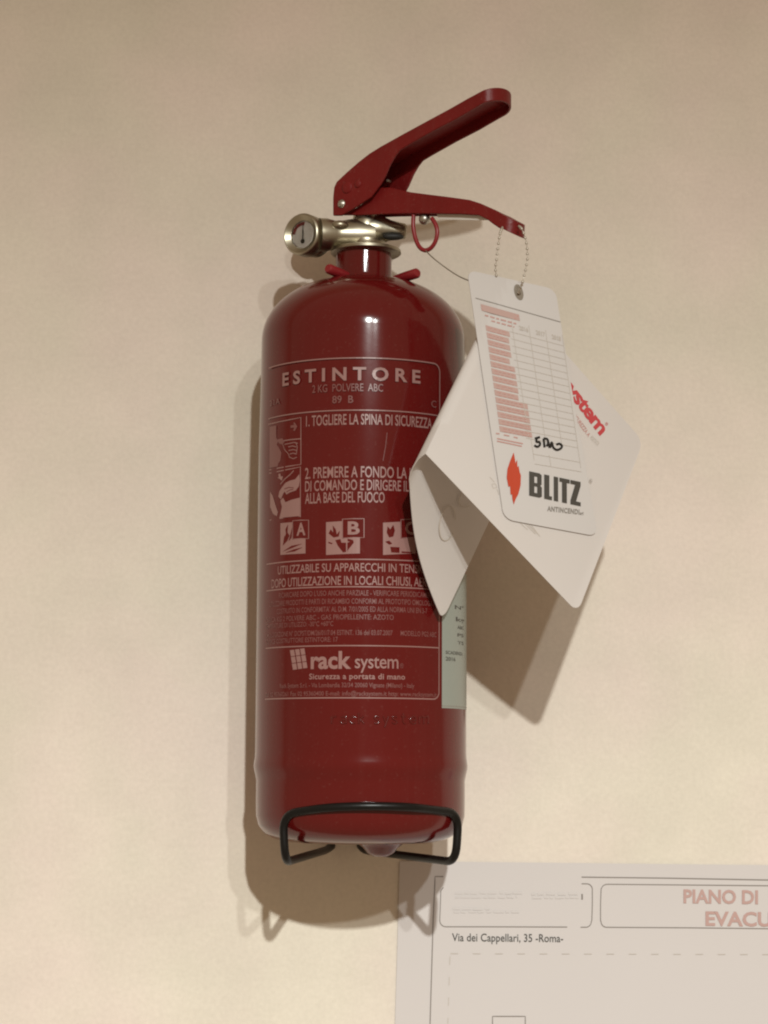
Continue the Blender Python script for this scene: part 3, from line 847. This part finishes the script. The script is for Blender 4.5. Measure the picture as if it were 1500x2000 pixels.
ls = mesh('sheet', *sheet(rows, lambda u, v: leaf(u, v)), M['card'], lf, smooth=80)
so = ls.modifiers.new('solid', 'SOLIDIFY'); so.thickness = 0.00035; so.offset = 0
es = ls.modifiers.new('split', 'EDGE_SPLIT'); es.split_angle = math.radians(60)
def leaf_px(px, py, off=0.35):
    """the front leaf at a photograph pixel"""
    p = on_plane(px, py, fA, nrm)
    return p+bend(p)+nrm*off
def leaf_text(s, p0, p1, cap, mat, weight=0.0, spacing=1.0, name='lettering', shear=0.0):
    V2, F2 = text_uv(s, weight, spacing, shear)
    return mesh(name, [leaf_px(p0[0]+(p1[0]-p0[0])*u+cap[0]*v, p0[1]+(p1[1]-p0[1])*u+cap[1]*v) for u, v in V2], F2, mat, lf)
leaf_text('system', (1094, 748), (1172, 851), (17, -17), M['red_ink'], 0.035, 0.92)
leaf_text('\u00ae', (1180, 828), (1184, 833), (4, -4), M['red_ink'])
leaf_text('SICUREZZA A', (1118, 812), (1148, 854), (5, -5), M['rose_ink'], 0.02)
leaf_text('PORTATA', (1151, 856), (1166, 871), (5, -5), M['faint_ink'], 0.02)
def leaf_lines(name, segs, wd, mat):
    V, F = [], []
    for P in segs:
        V2, F2 = stroke2(P, wd); n = len(V)
        V += [leaf_px(x, y, 0.32) for x, y in V2]; F += [tuple(i+n for i in f) for f in F2]
    return mesh(name, V, F, mat, lf)
leaf_lines('small_print', [[(956, 932), (965, 942)], [(960, 946), (967, 945), (970, 952), (963, 954), (960, 947)], [(970, 955), (974, 966)], [(1012, 1018), (1030, 1035)], [(1022, 1020), (1045, 1043)], [(1028, 1021), (1050, 1044)], [(1036, 1024), (1054, 1048)]], 1.5, M['faint_ink'])
# pencil loops on the rear leaf
bn = (bT-fL).cross(bA-bT).normalized()
if bn.y > 0: bn = -bn
loops = []
for cx, cy, rx, ry, tl in ((870, 1022, 15, 34, 0.15), (909, 972, 14, 20, 0.6)):
    P = []
    for k in range(22):
        a = 0.5+2*math.pi*k/24
        x, y = rx*math.cos(a), ry*math.sin(a)
        P.append((cx+x*math.cos(tl)-y*math.sin(tl), cy+x*math.sin(tl)+y*math.cos(tl)))
    loops.append(P)
e1L = leaf(1.0, 0.56); e1A = leaf(0.0, 0.56); c_mid = leaf(0.6, 0.8)
bn = (leaf(0.9, 0.8)-leaf(0.5, 0.8)).cross(leaf(0.7, 0.95)-leaf(0.7, 0.65)).normalized()
if bn.y > 0: bn = -bn
V, F = [], []
for P in loops:
    V2, F2 = stroke2(P, 1.7); n = len(V)
    V += [on_plane(x, y, leaf(0.75, 0.78), bn)+bn*1.2 for x, y in V2]; F += [tuple(i+n for i in f) for f in F2]
mesh('pencil_loops', V, F, M['pencil'], lf)

# ------------------------------------------------------------------ notice taped to the wall
nt_ = thing('evacuation_notice', 'white printed evacuation plan sheet fixed to the wall at lower right', 'notice', tuple(at(780, 1684, 0.6)))
PQ = {'tl': Vector((781, 1682)), 'tr': Vector((1910, 1694)), 'bl': Vector((757, 2480)), 'br': Vector((1890, 2490))}
P3 = {k: at(v.x, v.y, 0.8) for k, v in PQ.items()}
def n3(u, v):
    p = P3['tl']*(1-u)*(1-v)+P3['tr']*u*(1-v)+P3['br']*u*v+P3['bl']*(1-u)*v
    return p+Vector((0, -0.14*(math.sin(9*u+1)**2)*math.exp(-v*10)-0.12*math.exp(-u*14)*math.sin(7*v+1)**2, 0))
sh = mesh('sheet', *sheet([[(i/40, j/30) for i in range(41)] for j in range(31)], n3), M['paper'], nt_, smooth=60)
def npx(px, py, off=0.25):
    p = at(px, py, 0.8); p2 = at(px, py, 0.8+off+0.08)
    return p2
def n_text(s, p0, p1, cap, mat, weight=0.0, spacing=1.0):
    V2, F2 = text_uv(s, weight, spacing)
    return mesh('lettering', [npx(p0[0]+(p1[0]-p0[0])*u+cap[0]*v, p0[1]+(p1[1]-p0[1])*u+cap[1]*v, 0.3) for u, v in V2], F2, mat, nt_)
def n_lines(name, segs, wd, mat, closed=False):
    V, F = [], []
    for P in segs:
        V2, F2 = stroke2(P, wd, closed); n = len(V)
        V += [npx(x, y, 0.25) for x, y in V2]; F += [tuple(i+n for i in f) for f in F2]
    return mesh(name, V, F, mat, nt_)
def corner(cx, cy, r, a0, a1, n=6):
    return [(cx+r*math.cos(math.radians(a0+(a1-a0)*k/n)), cy+r*math.sin(math.radians(a0+(a1-a0)*k/n))) for k in range(n+1)]
n_lines('border', [[(866, 1712), (850, 1712), (846, 1800), (843, 1900), (837, 2100), (826, 2440)], [(1136, 1713), (1300, 1715), (1520, 1719), (1900, 1728)]], 2.0, M['frame_ink'])
n_lines('heading_box', [[(866, 1733)]+[(861, 1740), (860, 1770), (859, 1795)]+corner(871, 1798, 12, 180, 90)+[(960, 1810), (1108, 1810.5)], [(1136, 1726)]+corner(1146, 1737, 11, -90, 0)+[(1157, 1765), (1156, 1798)]+corner(1144, 1800, 11, 0, 80)+[(1134, 1811)]], 1.7, M['frame_ink'])
n_lines('heading_box', [[(1900, 1735), (1520, 1730), (1188, 1727)]+corner(1186, 1739, 12, -90, -180)+[(1173, 1765), (1173, 1798)]+corner(1185, 1800, 11, 180, 90)+[(1350, 1812), (1520, 1814), (1900, 1819)]], 1.7, M['frame_ink'])
n_text('PIANO DI  EMERGENZA', (1335, 1763), (1700, 1768), (0, -25), M['notice_red'], 0.03)
n_text('EVACUAZIONE', (1378, 1807), (1660, 1811), (0, -26), M['notice_red'], 0.03)
n_text('Via dei Cappellari, 35 -Roma-', (883, 1838), (1100, 1840), (0, -15), M['dark_ink'], 0.006)
gh = []
for y, x0_, x1_ in ((1744, 889, 1020), (1752, 889, 1010), (1746, 1038, 1128), (1753, 1040, 1130), (1775, 884, 960), (1781, 886, 1015)):
    x = x0_
    while x < x1_:
        dx = random.uniform(6, 20); gh.append([(x, y+random.uniform(-.6, .6)), (min(x1_, x+dx), y+random.uniform(-.6, .6))]); x += dx+random.uniform(2, 6)
n_lines('faded_print', gh, 4.5, M['ghost_ink'])
n_lines('tick', [[(1137, 1746), (1137, 1757)]], 3, M['frame_ink'])
n_lines('dashed_line', [[(880+43.5*k, 1862.5+0.12*k), (880+43.5*k+15, 1862.5+0.12*k)] for k in range(20)]+[[(879-0.03*43*k, 1868+40*k), (879-0.03*43*k-0.6, 1868+40*k+16)] for k in range(9)], 1.5, M['faint_ink'])
n_lines('plan_box', [[(962, 2040), (962, 1985), (1026, 1985), (1026, 2040)]], 1.8, M['frame_ink'])
